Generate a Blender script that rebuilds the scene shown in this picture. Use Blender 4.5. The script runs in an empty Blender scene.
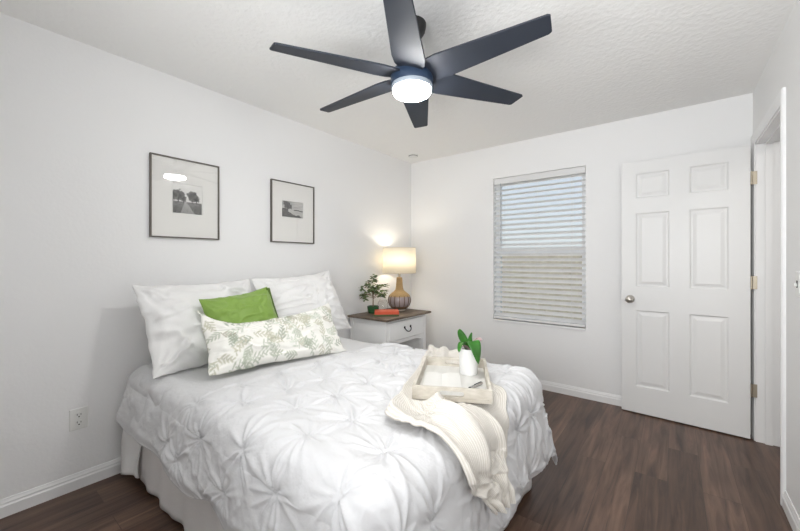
import bpy, bmesh, math, random
import numpy as np
from mathutils import Vector, Matrix, Euler, noise as mnoise

random.seed(7)
rng = np.random.default_rng(7)
scn = bpy.context.scene
COL = scn.collection
PI = math.pi
R = math.radians

# ------------------------------------------------------------------ camera
cam_d = bpy.data.cameras.new('camera')
cam_d.sensor_fit = 'HORIZONTAL'
cam_d.sensor_width = 36.0
cam_d.lens = 353.4 * 36.0 / 800.0
cam_d.shift_y = -(265.5 - 260.5) / 800.0
cam_d.clip_start = 0.02
cam = bpy.data.objects.new('camera', cam_d)
COL.objects.link(cam)
cam.location = (0, 0, 1.242)
cam.rotation_euler = (PI / 2, 0, R(37.80))
scn.camera = cam

# ------------------------------------------------------------------ sky, lights, exposure
scn.view_settings.view_transform = 'Standard'
scn.view_settings.look = 'None'
scn.view_settings.gamma = 1.0
scn.view_settings.use_curve_mapping = False
scn.view_settings.exposure = 0.42

world = bpy.data.worlds.new('sky')
scn.world = world
world.use_nodes = True
wn = world.node_tree
sky = wn.nodes.new('ShaderNodeTexSky')
sky.sky_type = 'NISHITA'
sky.sun_disc = False
sky.sun_elevation = R(48)
sky.sun_rotation = R(200)
bg = wn.nodes['Background']
bg.inputs['Strength'].default_value = 0.44
haze = wn.nodes.new('ShaderNodeMixRGB'); haze.inputs['Fac'].default_value = .95; haze.inputs[2].default_value = (1.25, 1.27, 1.30, 1)
wn.links.new(sky.outputs['Color'], haze.inputs[1])
wn.links.new(haze.outputs['Color'], bg.inputs['Color'])

sun_d = bpy.data.lights.new('sun', 'SUN'); sun_d.energy = 1.6; sun_d.angle = R(2); sun_d.color = (1, .95, .86)
sun_o = bpy.data.objects.new('sun', sun_d); COL.objects.link(sun_o)
sun_o.location = (0, -6, 8); sun_o.rotation_euler = (R(42), 0, R(12))      # high behind the house, on the yard beyond the window

def area(name, loc, rot, sx, sy, watts, color=(1, 1, 1), spread=180):
    d = bpy.data.lights.new(name, 'AREA')
    d.shape = 'RECTANGLE'; d.size = sx; d.size_y = sy; d.energy = watts; d.color = color
    d.spread = R(spread)
    o = bpy.data.objects.new(name, d); COL.objects.link(o)
    o.location = loc; o.rotation_euler = rot
    return o
# added fill lights behind the camera, one forward, one tilted up at the ceiling
area('front_fill_light', (-0.35, -0.55, 1.60), (R(98), 0, R(7)), 1.1, 1.2, 6.2, (.97, .985, 1), spread=112)
area('ceiling_fill_light', (-0.30, -0.42, 1.25), (R(180 - 60), 0, R(-6)), 1.3, 0.6, 20, (.97, .985, 1), spread=145)
area('hall_fill_light', (1.1, 1.9, 2.42), (0, 0, 0), .35, .35, 9, (1, .97, .92))  # unseen fill added in the hallway to brighten the door jamb
scn.cycles.max_bounces = 14
scn.cycles.diffuse_bounces = 9

# ------------------------------------------------------------------ materials
def new_mat(name):
    m = bpy.data.materials.new(name); m.use_nodes = True
    return m, m.node_tree, m.node_tree.nodes['Principled BSDF']

def mat(name, col, rough=0.5, metal=0.0, bump=None, var=None, coat=0, spec=None, sheen=0):
    """bump = (scale, strength, detail, distance); var = (scale, amount)"""
    m, nt, p = new_mat(name)
    p.inputs['Base Color'].default_value = (*col, 1)
    p.inputs['Roughness'].default_value = rough
    p.inputs['Metallic'].default_value = metal
    if coat: p.inputs['Coat Weight'].default_value = coat
    if spec is not None: p.inputs['Specular IOR Level'].default_value = spec
    if sheen: p.inputs['Sheen Weight'].default_value = sheen
    tc = nt.nodes.new('ShaderNodeTexCoord')
    if bump:
        n = nt.nodes.new('ShaderNodeTexNoise'); n.inputs['Scale'].default_value = bump[0]
        n.inputs['Detail'].default_value = bump[2]
        nt.links.new(tc.outputs['Object'], n.inputs['Vector'])
        b = nt.nodes.new('ShaderNodeBump'); b.inputs['Strength'].default_value = bump[1]
        b.inputs['Distance'].default_value = bump[3]
        nt.links.new(n.outputs['Fac'], b.inputs['Height'])
        nt.links.new(b.outputs['Normal'], p.inputs['Normal'])
    if var:
        n2 = nt.nodes.new('ShaderNodeTexNoise'); n2.inputs['Scale'].default_value = var[0]
        n2.inputs['Detail'].default_value = 4
        nt.links.new(tc.outputs['Object'], n2.inputs['Vector'])
        r = nt.nodes.new('ShaderNodeValToRGB')
        r.color_ramp.elements[0].position = .3; r.color_ramp.elements[1].position = .7
        a = var[1]
        r.color_ramp.elements[0].color = (*[c * (1 - a) for c in col], 1)
        r.color_ramp.elements[1].color = (*[min(1, c * (1 + a)) for c in col], 1)
        nt.links.new(n2.outputs['Fac'], r.inputs['Fac'])
        nt.links.new(r.outputs['Color'], p.inputs['Base Color'])
    return m

def mat_attr(name, attr, rough=0.6, bump=None, sheen=0):
    m, nt, p = new_mat(name)
    a = nt.nodes.new('ShaderNodeAttribute'); a.attribute_name = attr
    nt.links.new(a.outputs['Color'], p.inputs['Base Color'])
    p.inputs['Roughness'].default_value = rough
    if sheen: p.inputs['Sheen Weight'].default_value = sheen
    if bump:
        tc = nt.nodes.new('ShaderNodeTexCoord')
        n = nt.nodes.new('ShaderNodeTexNoise'); n.inputs['Scale'].default_value = bump[0]; n.inputs['Detail'].default_value = 4
        nt.links.new(tc.outputs['Object'], n.inputs['Vector'])
        b = nt.nodes.new('ShaderNodeBump'); b.inputs['Strength'].default_value = bump[1]; b.inputs['Distance'].default_value = bump[2]
        nt.links.new(n.outputs['Fac'], b.inputs['Height']); nt.links.new(b.outputs['Normal'], p.inputs['Normal'])
    return m

def mat_emit(name, col, s):
    m = bpy.data.materials.new(name); m.use_nodes = True; nt = m.node_tree
    nt.nodes.clear()
    e = nt.nodes.new('ShaderNodeEmission'); e.inputs['Color'].default_value = (*col, 1); e.inputs['Strength'].default_value = s
    o = nt.nodes.new('ShaderNodeOutputMaterial'); nt.links.new(e.outputs[0], o.inputs['Surface'])
    return m

def mat_translucent(name, col, tcol, fac, rough=.7):
    m = bpy.data.materials.new(name); m.use_nodes = True; nt = m.node_tree
    p = nt.nodes['Principled BSDF']; p.inputs['Base Color'].default_value = (*col, 1); p.inputs['Roughness'].default_value = rough
    t = nt.nodes.new('ShaderNodeBsdfTranslucent'); t.inputs['Color'].default_value = (*tcol, 1)
    mx = nt.nodes.new('ShaderNodeMixShader'); mx.inputs['Fac'].default_value = fac
    out = nt.nodes['Material Output']
    nt.links.new(p.outputs[0], mx.inputs[1]); nt.links.new(t.outputs[0], mx.inputs[2]); nt.links.new(mx.outputs[0], out.inputs['Surface'])
    return m

def mat_glass(name, tint=(1, 1, 1), alpha_mix=.9, rough=0.0):
    """thin pane: mostly straight-through, with a fresnel reflection"""
    m = bpy.data.materials.new(name); m.use_nodes = True; nt = m.node_tree
    nt.nodes.clear()
    tr = nt.nodes.new('ShaderNodeBsdfTransparent'); tr.inputs['Color'].default_value = (*tint, 1)
    gl = nt.nodes.new('ShaderNodeBsdfGlossy'); gl.inputs['Roughness'].default_value = rough
    lw = nt.nodes.new('ShaderNodeLayerWeight'); lw.inputs['Blend'].default_value = .5
    pw = nt.nodes.new('ShaderNodeMath'); pw.operation = 'POWER'; pw.inputs[1].default_value = 5.0
    fr = nt.nodes.new('ShaderNodeMath'); fr.operation = 'MULTIPLY_ADD'; fr.inputs[1].default_value = .92; fr.inputs[2].default_value = .045
    nt.links.new(lw.outputs['Facing'], pw.inputs[0]); nt.links.new(pw.outputs[0], fr.inputs[0])
    mx = nt.nodes.new('ShaderNodeMixShader')
    o = nt.nodes.new('ShaderNodeOutputMaterial')
    nt.links.new(fr.outputs[0], mx.inputs['Fac']); nt.links.new(tr.outputs[0], mx.inputs[1]); nt.links.new(gl.outputs[0], mx.inputs[2])
    nt.links.new(mx.outputs[0], o.inputs['Surface'])
    return m

def mat_floor():
    m, nt, p = new_mat('dark_wood_planks')
    L = nt.links.new
    tc = nt.nodes.new('ShaderNodeTexCoord')
    mp = nt.nodes.new('ShaderNodeMapping'); mp.inputs['Rotation'].default_value = (0, 0, PI / 2)
    mp.inputs['Location'].default_value = (.05, .03, 0)
    L(tc.outputs['Object'], mp.inputs['Vector'])
    br = nt.nodes.new('ShaderNodeTexBrick')
    br.inputs['Scale'].default_value = 1.0
    br.inputs['Brick Width'].default_value = 1.22; br.inputs['Row Height'].default_value = 0.152
    br.inputs['Mortar Size'].default_value = 0.0012; br.inputs['Mortar Smooth'].default_value = .2
    br.offset = .37; br.offset_frequency = 2
    br.inputs['Color1'].default_value = (0, 0, 0, 1); br.inputs['Color2'].default_value = (1, 1, 1, 1)
    br.inputs['Mortar'].default_value = (.5, .5, .5, 1); br.inputs['Bias'].default_value = 0
    L(mp.outputs['Vector'], br.inputs['Vector'])
    ramp = nt.nodes.new('ShaderNodeValToRGB')
    ramp.color_ramp.elements[0].color = (.074, .040, .026, 1)
    ramp.color_ramp.elements[1].color = (.134, .078, .053, 1)
    L(br.outputs['Color'], ramp.inputs['Fac'])
    # long grain
    mg = nt.nodes.new('ShaderNodeMapping'); mg.inputs['Scale'].default_value = (26, 1.6, 1)
    L(tc.outputs['Object'], mg.inputs['Vector'])
    addv = nt.nodes.new('ShaderNodeVectorMath'); addv.operation = 'ADD'
    sc = nt.nodes.new('ShaderNodeVectorMath'); sc.operation = 'SCALE'; sc.inputs['Scale'].default_value = 9.0
    L(br.outputs['Color'], sc.inputs[0]); L(mg.outputs['Vector'], addv.inputs[0]); L(sc.outputs['Vector'], addv.inputs[1])
    g = nt.nodes.new('ShaderNodeTexNoise'); g.inputs['Scale'].default_value = 1.0; g.inputs['Detail'].default_value = 7; g.inputs['Roughness'].default_value = .62; g.inputs['Distortion'].default_value = .8
    L(addv.outputs['Vector'], g.inputs['Vector'])
    gr = nt.nodes.new('ShaderNodeValToRGB')
    gr.color_ramp.elements[0].position = .3; gr.color_ramp.elements[0].color = (.36, .32, .29, 1)
    gr.color_ramp.elements[1].position = .72; gr.color_ramp.elements[1].color = (1.6, 1.62, 1.64, 1)
    L(g.outputs['Fac'], gr.inputs['Fac'])
    mul = nt.nodes.new('ShaderNodeMixRGB'); mul.blend_type = 'MULTIPLY'; mul.inputs['Fac'].default_value = 1
    L(ramp.outputs['Color'], mul.inputs[1]); L(gr.outputs['Color'], mul.inputs[2])
    # blotches along the boards
    mb = nt.nodes.new('ShaderNodeMapping'); mb.inputs['Scale'].default_value = (7, 1.8, 1)
    L(tc.outputs['Object'], mb.inputs['Vector'])
    nb = nt.nodes.new('ShaderNodeTexNoise'); nb.inputs['Scale'].default_value = 1.0; nb.inputs['Detail'].default_value = 5
    L(mb.outputs['Vector'], nb.inputs['Vector'])
    rb = nt.nodes.new('ShaderNodeValToRGB')
    rb.color_ramp.elements[0].position = .3; rb.color_ramp.elements[0].color = (.72, .70, .68, 1)
    rb.color_ramp.elements[1].position = .7; rb.color_ramp.elements[1].color = (1.3, 1.32, 1.34, 1)
    L(nb.outputs['Fac'], rb.inputs['Fac'])
    mul2 = nt.nodes.new('ShaderNodeMixRGB'); mul2.blend_type = 'MULTIPLY'; mul2.inputs['Fac'].default_value = 1
    L(mul.outputs['Color'], mul2.inputs[1]); L(rb.outputs['Color'], mul2.inputs[2])
    seam = nt.nodes.new('ShaderNodeMixRGB'); seam.blend_type = 'MIX'; seam.inputs[2].default_value = (.03, .02, .015, 1)
    sm = nt.nodes.new('ShaderNodeMath'); sm.operation = 'MULTIPLY'; sm.inputs[1].default_value = .7
    L(br.outputs['Fac'], sm.inputs[0]); L(sm.outputs[0], seam.inputs['Fac']); L(mul2.outputs['Color'], seam.inputs[1])
    L(seam.outputs['Color'], p.inputs['Base Color'])
    p.inputs['Roughness'].default_value = .38
    p.inputs['Specular IOR Level'].default_value = .5
    b = nt.nodes.new('ShaderNodeBump'); b.inputs['Strength'].default_value = .25; b.inputs['Distance'].default_value = .003
    L(g.outputs['Fac'], b.inputs['Height']); L(b.outputs['Normal'], p.inputs['Normal'])
    return m

def mat_knit():
    m, nt, p = new_mat('cream_rib_knit')
    L = nt.links.new
    p.inputs['Base Color'].default_value = (.66, .61, .54, 1); p.inputs['Roughness'].default_value = .9
    p.inputs['Sheen Weight'].default_value = .15
    uv = nt.nodes.new('ShaderNodeUVMap'); uv.uv_map = 'UVMap'
    w = nt.nodes.new('ShaderNodeTexWave'); w.wave_type = 'BANDS'; w.bands_direction = 'X'
    w.inputs['Scale'].default_value = 21; w.inputs['Distortion'].default_value = 1.2; w.inputs['Detail'].default_value = 2
    L(uv.outputs['UV'], w.inputs['Vector'])
    b = nt.nodes.new('ShaderNodeBump'); b.inputs['Strength'].default_value = .35; b.inputs['Distance'].default_value = .004
    L(w.outputs['Fac'], b.inputs['Height']); L(b.outputs['Normal'], p.inputs['Normal'])
    r = nt.nodes.new('ShaderNodeValToRGB')
    r.color_ramp.elements[0].color = (.64, .60, .535, 1); r.color_ramp.elements[1].color = (.78, .75, .70, 1)
    L(w.outputs['Fac'], r.inputs['Fac']); L(r.outputs['Color'], p.inputs['Base Color'])
    return m

def mat_grain(name, c1, c2, scale=(30, 3, 30), rough=.55):
    m, nt, p = new_mat(name)
    L = nt.links.new
    tc = nt.nodes.new('ShaderNodeTexCoord'); mp = nt.nodes.new('ShaderNodeMapping'); mp.inputs['Scale'].default_value = scale
    L(tc.outputs['Object'], mp.inputs['Vector'])
    n = nt.nodes.new('ShaderNodeTexNoise'); n.inputs['Scale'].default_value = 1; n.inputs['Detail'].default_value = 6; n.inputs['Distortion'].default_value = .5
    L(mp.outputs['Vector'], n.inputs['Vector'])
    r = nt.nodes.new('ShaderNodeValToRGB')
    r.color_ramp.elements[0].position = .32; r.color_ramp.elements[0].color = (*c1, 1)
    r.color_ramp.elements[1].position = .68; r.color_ramp.elements[1].color = (*c2, 1)
    L(n.outputs['Fac'], r.inputs['Fac']); L(r.outputs['Color'], p.inputs['Base Color'])
    p.inputs['Roughness'].default_value = rough
    return m

def mat_wicker():
    """woven cane, denser on the shoulders, over a smoky glass belly"""
    m, nt, p = new_mat('woven_cane')
    L = nt.links.new
    tc = nt.nodes.new('ShaderNodeTexCoord')
    w = nt.nodes.new('ShaderNodeTexWave'); w.wave_type = 'BANDS'; w.bands_direction = 'Z'; w.inputs['Scale'].default_value = 38; w.inputs['Distortion'].default_value = 3
    L(tc.outputs['Object'], w.inputs['Vector'])
    r = nt.nodes.new('ShaderNodeValToRGB')
    r.color_ramp.elements[0].color = (.22, .13, .05, 1); r.color_ramp.elements[1].color = (.52, .36, .17, 1)
    L(w.outputs['Fac'], r.inputs['Fac']); L(r.outputs['Color'], p.inputs['Base Color'])
    b = nt.nodes.new('ShaderNodeBump'); b.inputs['Strength'].default_value = .6; b.inputs['Distance'].default_value = .004
    L(w.outputs['Fac'], b.inputs['Height']); L(b.outputs['Normal'], p.inputs['Normal'])
    p.inputs['Roughness'].default_value = .6
    return m

M = {}
M['wall'] = mat('wall_paint', (.815, .815, .815), .62, bump=(60, .18, 3, .004))
M['ceiling'] = mat('knockdown_ceiling_paint', (.86, .857, .845), .8, bump=(38, .5, 4, .010))
M['trim'] = mat('white_gloss_trim', (.82, .82, .82), .35)
M['door'] = mat('door_paint', (.76, .76, .755), .4, bump=(90, .05, 2, .002))
M['floor'] = mat_floor()
M['duvet'] = mat('white_cotton', (.655, .655, .665), .8, bump=(40, .4, 6, .008), sheen=.05)
M['skirt'] = mat('grey_white_cotton', (.74, .72, .71), .85, bump=(60, .2, 4, .004))
M['sham'] = mat('white_sham_cotton', (.80, .795, .79), .8, bump=(30, .3, 5, .006))
M['green'] = mat('green_satin', (.20, .33, .052), .5, bump=(22, .35, 4, .008), sheen=.2)
M['green_dark'] = mat('dark_green_satin', (.075, .14, .012), .5)
M['floral'] = mat_attr('floral_linen', 'pattern', .8, bump=(60, .2, .004))
M['print'] = mat_attr('monochrome_print', 'pattern', .7)
M['knit'] = mat_knit()
M['brown_label'] = mat('brown_reverse', (.22, .12, .05), .8)
M['blade'] = mat('navy_black_blade', (.023, .029, .043), .58, bump=(80, .05, 2, .001))
M['motor'] = mat('navy_black_metal', (.035, .060, .11), .35, metal=.2)
M['black'] = mat('matte_black', (.012, .012, .013), .45)
M['light_rim'] = mat('grey_light_rim', (.35, .40, .46), .4)
M['diffuser'] = mat_emit('lit_diffuser', (1.0, .995, .98), 84)
M['frame'] = mat('dark_bronze_frame', (.12, .105, .09), .4, metal=.3)
M['mat_board'] = mat('ivory_mat_board', (.80, .79, .76), .9)
M['glass'] = mat_glass('clear_glass')
M['window_glass'] = mat_glass('window_glass', (.95, .98, 1))
M['vinyl'] = mat('white_vinyl', (.80, .82, .84), .4)
M['slat'] = mat_translucent('white_blind_slat', (.86, .86, .86), (.97, .97, .97), .5, .45)
M['blind'] = mat('white_blind_rail', (.72, .72, .72), .4)
M['cord'] = mat('grey_clear_wand', (.5, .52, .55), .3)
M['nickel'] = mat('brushed_nickel', (.55, .52, .48), .3, metal=1)
M['brass'] = mat('antique_brass', (.42, .37, .29), .4, metal=.8)
M['plate'] = mat('white_plastic', (.78, .78, .76), .4)
M['slot'] = mat('dark_slot', (.03, .03, .03), .7)
M['white_paint'] = mat('white_furniture_paint', (.86, .86, .85), .45, bump=(40, .1, 3, .002))
M['top_wood'] = mat_grain('weathered_brown_wood', (.085, .06, .042), (.20, .15, .11), (25, 4, 25))
M['pull'] = mat('black_iron', (.02, .02, .02), .4, metal=.6)
M['shade'] = mat_translucent('cream_linen_shade', (.86, .83, .75), (1.0, .95, .84), .42, .9)
M['wicker'] = mat_wicker()
M['smoky'] = mat('smoky_glass_belly', (.34, .28, .28), .08, coat=.6, spec=.7)
M['cane_dark'] = mat('dark_cane', (.13, .075, .035), .55)
M['lamp_foot'] = mat('cream_lamp_foot', (.72, .66, .56), .5)
M['leaf'] = mat('plant_leaf', (.12, .185, .065), .5, var=(18, .55))
M['orchid_leaf'] = mat('glossy_leaf', (.028, .15, .012), .3, var=(14, .35), coat=.3)
M['pink_leaf'] = mat('pink_edge_leaf', (.42, .30, .30), .5)
M['stem'] = mat('brown_stem', (.16, .10, .05), .7)
M['green_pot'] = mat('green_glazed_pot', (.03, .10, .035), .25, coat=.4)
M['soil'] = mat('dark_soil', (.04, .028, .02), .95, bump=(120, .6, 4, .005))
M['ceramic'] = mat('white_ceramic', (.82, .82, .81), .25, coat=.3)
M['red'] = mat('red_book_cover', (.62, .085, .03), .5, bump=(80, .3, 4, .003))
M['green_cover'] = mat('olive_book_cover', (.06, .085, .02), .5)
M['paper'] = mat('paper_pages', (.72, .71, .68), .8, bump=(200, .15, 2, .001))
M['tray_wood'] = mat_grain('whitewashed_wood', (.50, .46, .39), (.66, .62, .55), (18, 18, 40), .6)
M['tray_floor'] = mat_grain('pale_whitewashed_wood', (.58, .57, .54), (.66, .65, .62), (26, 4, 26), .5)
M['pen_silver'] = mat('silver_metal', (.55, .55, .56), .25, metal=.9)
M['lawn'] = mat('lawn', (.10, .14, .05), .95, var=(6, .4))
M['fence'] = mat_grain('weathered_fence_board', (.42, .36, .28), (.58, .51, .42), (14, 14, 2), .85)
M['leather'] = mat('grey_case', (.5, .5, .52), .5)

# ------------------------------------------------------------------ mesh helpers
class MB:
    def __init__(s): s.bm = bmesh.new()
    def _x(s, geom, mtx):
        bmesh.ops.transform(s.bm, matrix=mtx, verts=geom)
    def box(s, lo, hi, mtx=None):
        lo = Vector(lo); hi = Vector(hi)
        r = bmesh.ops.create_cube(s.bm, size=1.0)
        m = Matrix.Translation((lo + hi) / 2) @ Matrix.Diagonal((*(hi - lo), 1))
        s._x(r['verts'], (mtx @ m) if mtx else m)
        return s
    def cyl(s, p0, p1, r0, r1=None, seg=24):
        p0 = Vector(p0); p1 = Vector(p1); d = p1 - p0
        r = bmesh.ops.create_cone(s.bm, cap_ends=True, segments=seg, radius1=r0, radius2=r0 if r1 is None else r1, depth=d.length)
        q = d.to_track_quat('Z', 'Y').to_matrix().to_4x4()
        s._x(r['verts'], Matrix.Translation((p0 + p1) / 2) @ q)
        return s
    def ball(s, c, r, sc=(1, 1, 1), seg=20):
        g = bmesh.ops.create_uvsphere(s.bm, u_segments=seg, v_segments=max(8, seg // 2), radius=r)
        s._x(g['verts'], Matrix.Translation(c) @ Matrix.Diagonal((*sc, 1)))
        return s
    def lathe(s, prof, seg=40, c=(0, 0, 0), closed=False):
        rings = []
        for (r, z) in prof:
            rings.append([s.bm.verts.new((c[0] + r * math.cos(2 * PI * k / seg), c[1] + r * math.sin(2 * PI * k / seg), c[2] + z)) for k in range(seg)])
        for a, b in zip(rings[:-1], rings[1:]):
            for k in range(seg):
                s.bm.faces.new((a[k], a[(k + 1) % seg], b[(k + 1) % seg], b[k]))
        if closed:
            s.bm.faces.new(rings[0][::-1]); s.bm.faces.new(rings[-1])
        return s
    def tube(s, pts, rad, seg=10, cap=True):
        pts = [Vector(p) for p in pts]
        if not isinstance(rad, (list, tuple)): rad = [rad] * len(pts)
        rings = []
        ref = Vector((0.31, 0.17, 0.93)).normalized()
        for i, p in enumerate(pts):
            t = (pts[min(i + 1, len(pts) - 1)] - pts[max(i - 1, 0)]).normalized()
            a = t.cross(ref)
            if a.length < 1e-3: a = t.cross(Vector((1, 0, 0)))
            a.normalize(); b = t.cross(a)
            rings.append([s.bm.verts.new(p + rad[i] * (math.cos(2 * PI * k / seg) * a + math.sin(2 * PI * k / seg) * b)) for k in range(seg)])
        for x, y in zip(rings[:-1], rings[1:]):
            for k in range(seg):
                s.bm.faces.new((x[k], x[(k + 1) % seg], y[(k + 1) % seg], y[k]))
        if cap:
            s.bm.faces.new(rings[0][::-1]); s.bm.faces.new(rings[-1])
        return s
    def prism(s, poly, z0, z1, mtx=None):
        """poly: list of (x, y) counter-clockwise, extruded along z"""
        a = [s.bm.verts.new((x, y, z0)) for x, y in poly]; b = [s.bm.verts.new((x, y, z1)) for x, y in poly]
        n = len(poly)
        s.bm.faces.new(a[::-1]); s.bm.faces.new(b)
        for k in range(n): s.bm.faces.new((a[k], a[(k + 1) % n], b[(k + 1) % n], b[k]))
        if mtx: s._x(a + b, mtx)
        return s
    def build(s, name, m, parent=None, smooth=False, bevel=0, seg=2, loc=None):
        bmesh.ops.recalc_face_normals(s.bm, faces=s.bm.faces[:])
        me = bpy.data.meshes.new(name); s.bm.to_mesh(me); s.bm.free()
        return link(name, me, m, parent, smooth, bevel, seg, loc)

def link(name, me, m, parent=None, smooth=False, bevel=0, seg=2, loc=None):
    o = bpy.data.objects.new(name, me); COL.objects.link(o)
    if m is not None: me.materials.append(M[m] if isinstance(m, str) else m)
    if parent: o.parent = parent
    if loc: o.location = loc
    if smooth:
        me.polygons.foreach_set('use_smooth', [True] * len(me.polygons))
        if smooth == 'angle':
            md = o.modifiers.new('edge', 'EDGE_SPLIT'); md.split_angle = R(40)
    if bevel:
        b = o.modifiers.new('bevel', 'BEVEL'); b.width = bevel; b.segments = seg; b.limit_method = 'ANGLE'; b.angle_limit = R(40)
    return o

def grid_mesh(name, P, uv=None, col=None, closed_pair=None):
    """P: (n, m, 3) numpy array -> quad grid mesh"""
    n, m, _ = P.shape
    idx = np.arange(n * m).reshape(n, m)
    f = np.stack([idx[:-1, :-1], idx[1:, :-1], idx[1:, 1:], idx[:-1, 1:]], -1).reshape(-1, 4)
    me = bpy.data.meshes.new(name)
    me.from_pydata(P.reshape(-1, 3).tolist(), [], f.tolist())
    if uv is not None:
        l = me.uv_layers.new(name='UVMap')
        fl = uv.reshape(-1, 2)[f.reshape(-1)]
        l.data.foreach_set('uv', fl.astype(np.float32).reshape(-1))
    if col is not None:
        a = me.color_attributes.new('pattern', 'FLOAT_COLOR', 'POINT')
        c = np.concatenate([col.reshape(-1, 3), np.ones((n * m, 1))], 1).astype(np.float32)
        a.data.foreach_set('color', c.reshape(-1))
    me.update()
    return me

def tag(o, label, cat, group=None, kind=None):
    o['label'] = label; o['category'] = cat
    if group: o['group'] = group
    if kind: o['kind'] = kind
    return o
def thing(name, label, cat, loc=(0, 0, 0), rotz=0, group=None):
    o = bpy.data.objects.new(name, None); COL.objects.link(o)
    o.location = loc; o.rotation_euler = (0, 0, rotz); o.empty_display_size = .05
    return tag(o, label, cat, group)
def struct(o, label=None, cat=None):
    o['kind'] = 'structure'
    if label: o['label'] = label; o['category'] = cat
    return o

def vnoise(x, y, seed=0, oct=3):
    """cheap smooth value noise on numpy arrays, about -1..1"""
    g = np.random.default_rng(seed)
    T = g.uniform(-1, 1, (64, 64))
    out = np.zeros_like(x); amp = 1.0; tot = 0
    for k in range(oct):
        xs = x * 2 ** k + 13.7 * k; ys = y * 2 ** k + 5.1 * k
        xi = np.floor(xs).astype(int); yi = np.floor(ys).astype(int)
        fx = xs - xi; fy = ys - yi
        fx = fx * fx * (3 - 2 * fx); fy = fy * fy * (3 - 2 * fy)
        a = T[xi % 64, yi % 64]; b = T[(xi + 1) % 64, yi % 64]; c = T[xi % 64, (yi + 1) % 64]; d = T[(xi + 1) % 64, (yi + 1) % 64]
        out += amp * ((a * (1 - fx) + b * fx) * (1 - fy) + (c * (1 - fx) + d * fx) * fy)
        tot += amp; amp *= .5
    return out / tot * 1.5
def sstep(a, b, x):
    t = np.clip((x - a) / (b - a), 0, 1); return t * t * (3 - 2 * t)

# ------------------------------------------------------------------ the room
XL, XR, YB, YF, H = -2.572, 0.445, 3.542, -0.65, 2.44
WX0, WX1, WZ0, WZ1 = -1.505, -0.630, 0.630, 2.100      # window opening
DY0, DY1, DZ = 2.655, 3.430, 2.055                     # door opening in the right wall
HX = 1.65                                              # hallway depth beyond the right wall

struct(MB().box((XL - .12, YF - .12, -.1), (HX + .12, YB + .14, 0)).build('floor', 'floor'), 'dark brown wood plank floor running towards the back wall', 'floor')
struct(MB().box((XL - .12, YF - .12, H), (HX + .12, YB + .14, H + .12)).build('ceiling', 'ceiling'), 'white ceiling with a rough knockdown texture', 'ceiling')
struct(MB().box((XL - .12, YF - .12, 0), (XL, YB + .14, H)).build('wall_left', 'wall'), 'pale grey wall behind the head of the bed', 'wall')
w = MB()
w.box((XL, YB, 0), (WX0, YB + .14, H)); w.box((WX1, YB, 0), (HX + .12, YB + .14, H))
w.box((WX0, YB, 0), (WX1, YB + .14, WZ0)); w.box((WX0, YB, WZ1), (WX1, YB + .14, H))
struct(w.build('wall_back', 'wall'), 'pale grey wall with the window in it', 'wall')
w = MB()
w.box((XR, YF, 0), (XR + .115, DY0, H)); w.box((XR, DY1, 0), (XR + .115, YB, H)); w.box((XR, DY0, DZ), (XR + .115, DY1, H))
struct(w.build('wall_right', 'wall'), 'pale grey wall with the open doorway in it', 'wall')
struct(MB().box((XL, YF - .12, 0), (XR + .115, YF, H)).build('wall_front', 'wall'), 'plain wall behind the camera', 'wall')
w = MB(); w.box((HX, YF, 0), (HX + .12, YB, H)); w.box((XR + .115, YF - .12, 0), (HX + .12, YF, H))
struct(w.build('wall_hall', 'wall'), 'plain wall of the hallway beyond the doorway', 'wall')

BB = [(0, 0), (.014, 0), (.014, .052), (.010, .060), (.010, .068), (.006, .078), (.004, .0855), (0, .0855)]
def baseboard(name, p0, p1, nrm, label):
    """profile (out, up) swept from p0 to p1 along the wall; nrm points into the room"""
    b = MB(); p0 = Vector((*p0, 0)); p1 = Vector((*p1, 0)); n = Vector((*nrm, 0))
    A = [b.bm.verts.new(p0 + n * o + Vector((0, 0, z))) for o, z in BB]
    B = [b.bm.verts.new(p1 + n * o + Vector((0, 0, z))) for o, z in BB]
    k = len(BB)
    for i in range(k): b.bm.faces.new((A[i], A[(i + 1) % k], B[(i + 1) % k], B[i]))
    b.bm.faces.new(A[::-1]); b.bm.faces.new(B)
    struct(b.build(name, 'trim'), label, 'baseboard')
baseboard('baseboard_left', (XL, YF), (XL, YB), (1, 0), 'white baseboard along the wall behind the bed')
baseboard('baseboard_back', (XL + .014, YB), (XR, YB), (0, -1), 'white baseboard under the window')
baseboard('baseboard_right', (XR, YF), (XR, DY0 - .0605), (-1, 0), 'white baseboard on the right wall before the doorway')
baseboard('baseboard_front', (XL + .014, YF), (XR - .014, YF), (0, 1), 'white baseboard behind the camera')

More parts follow.
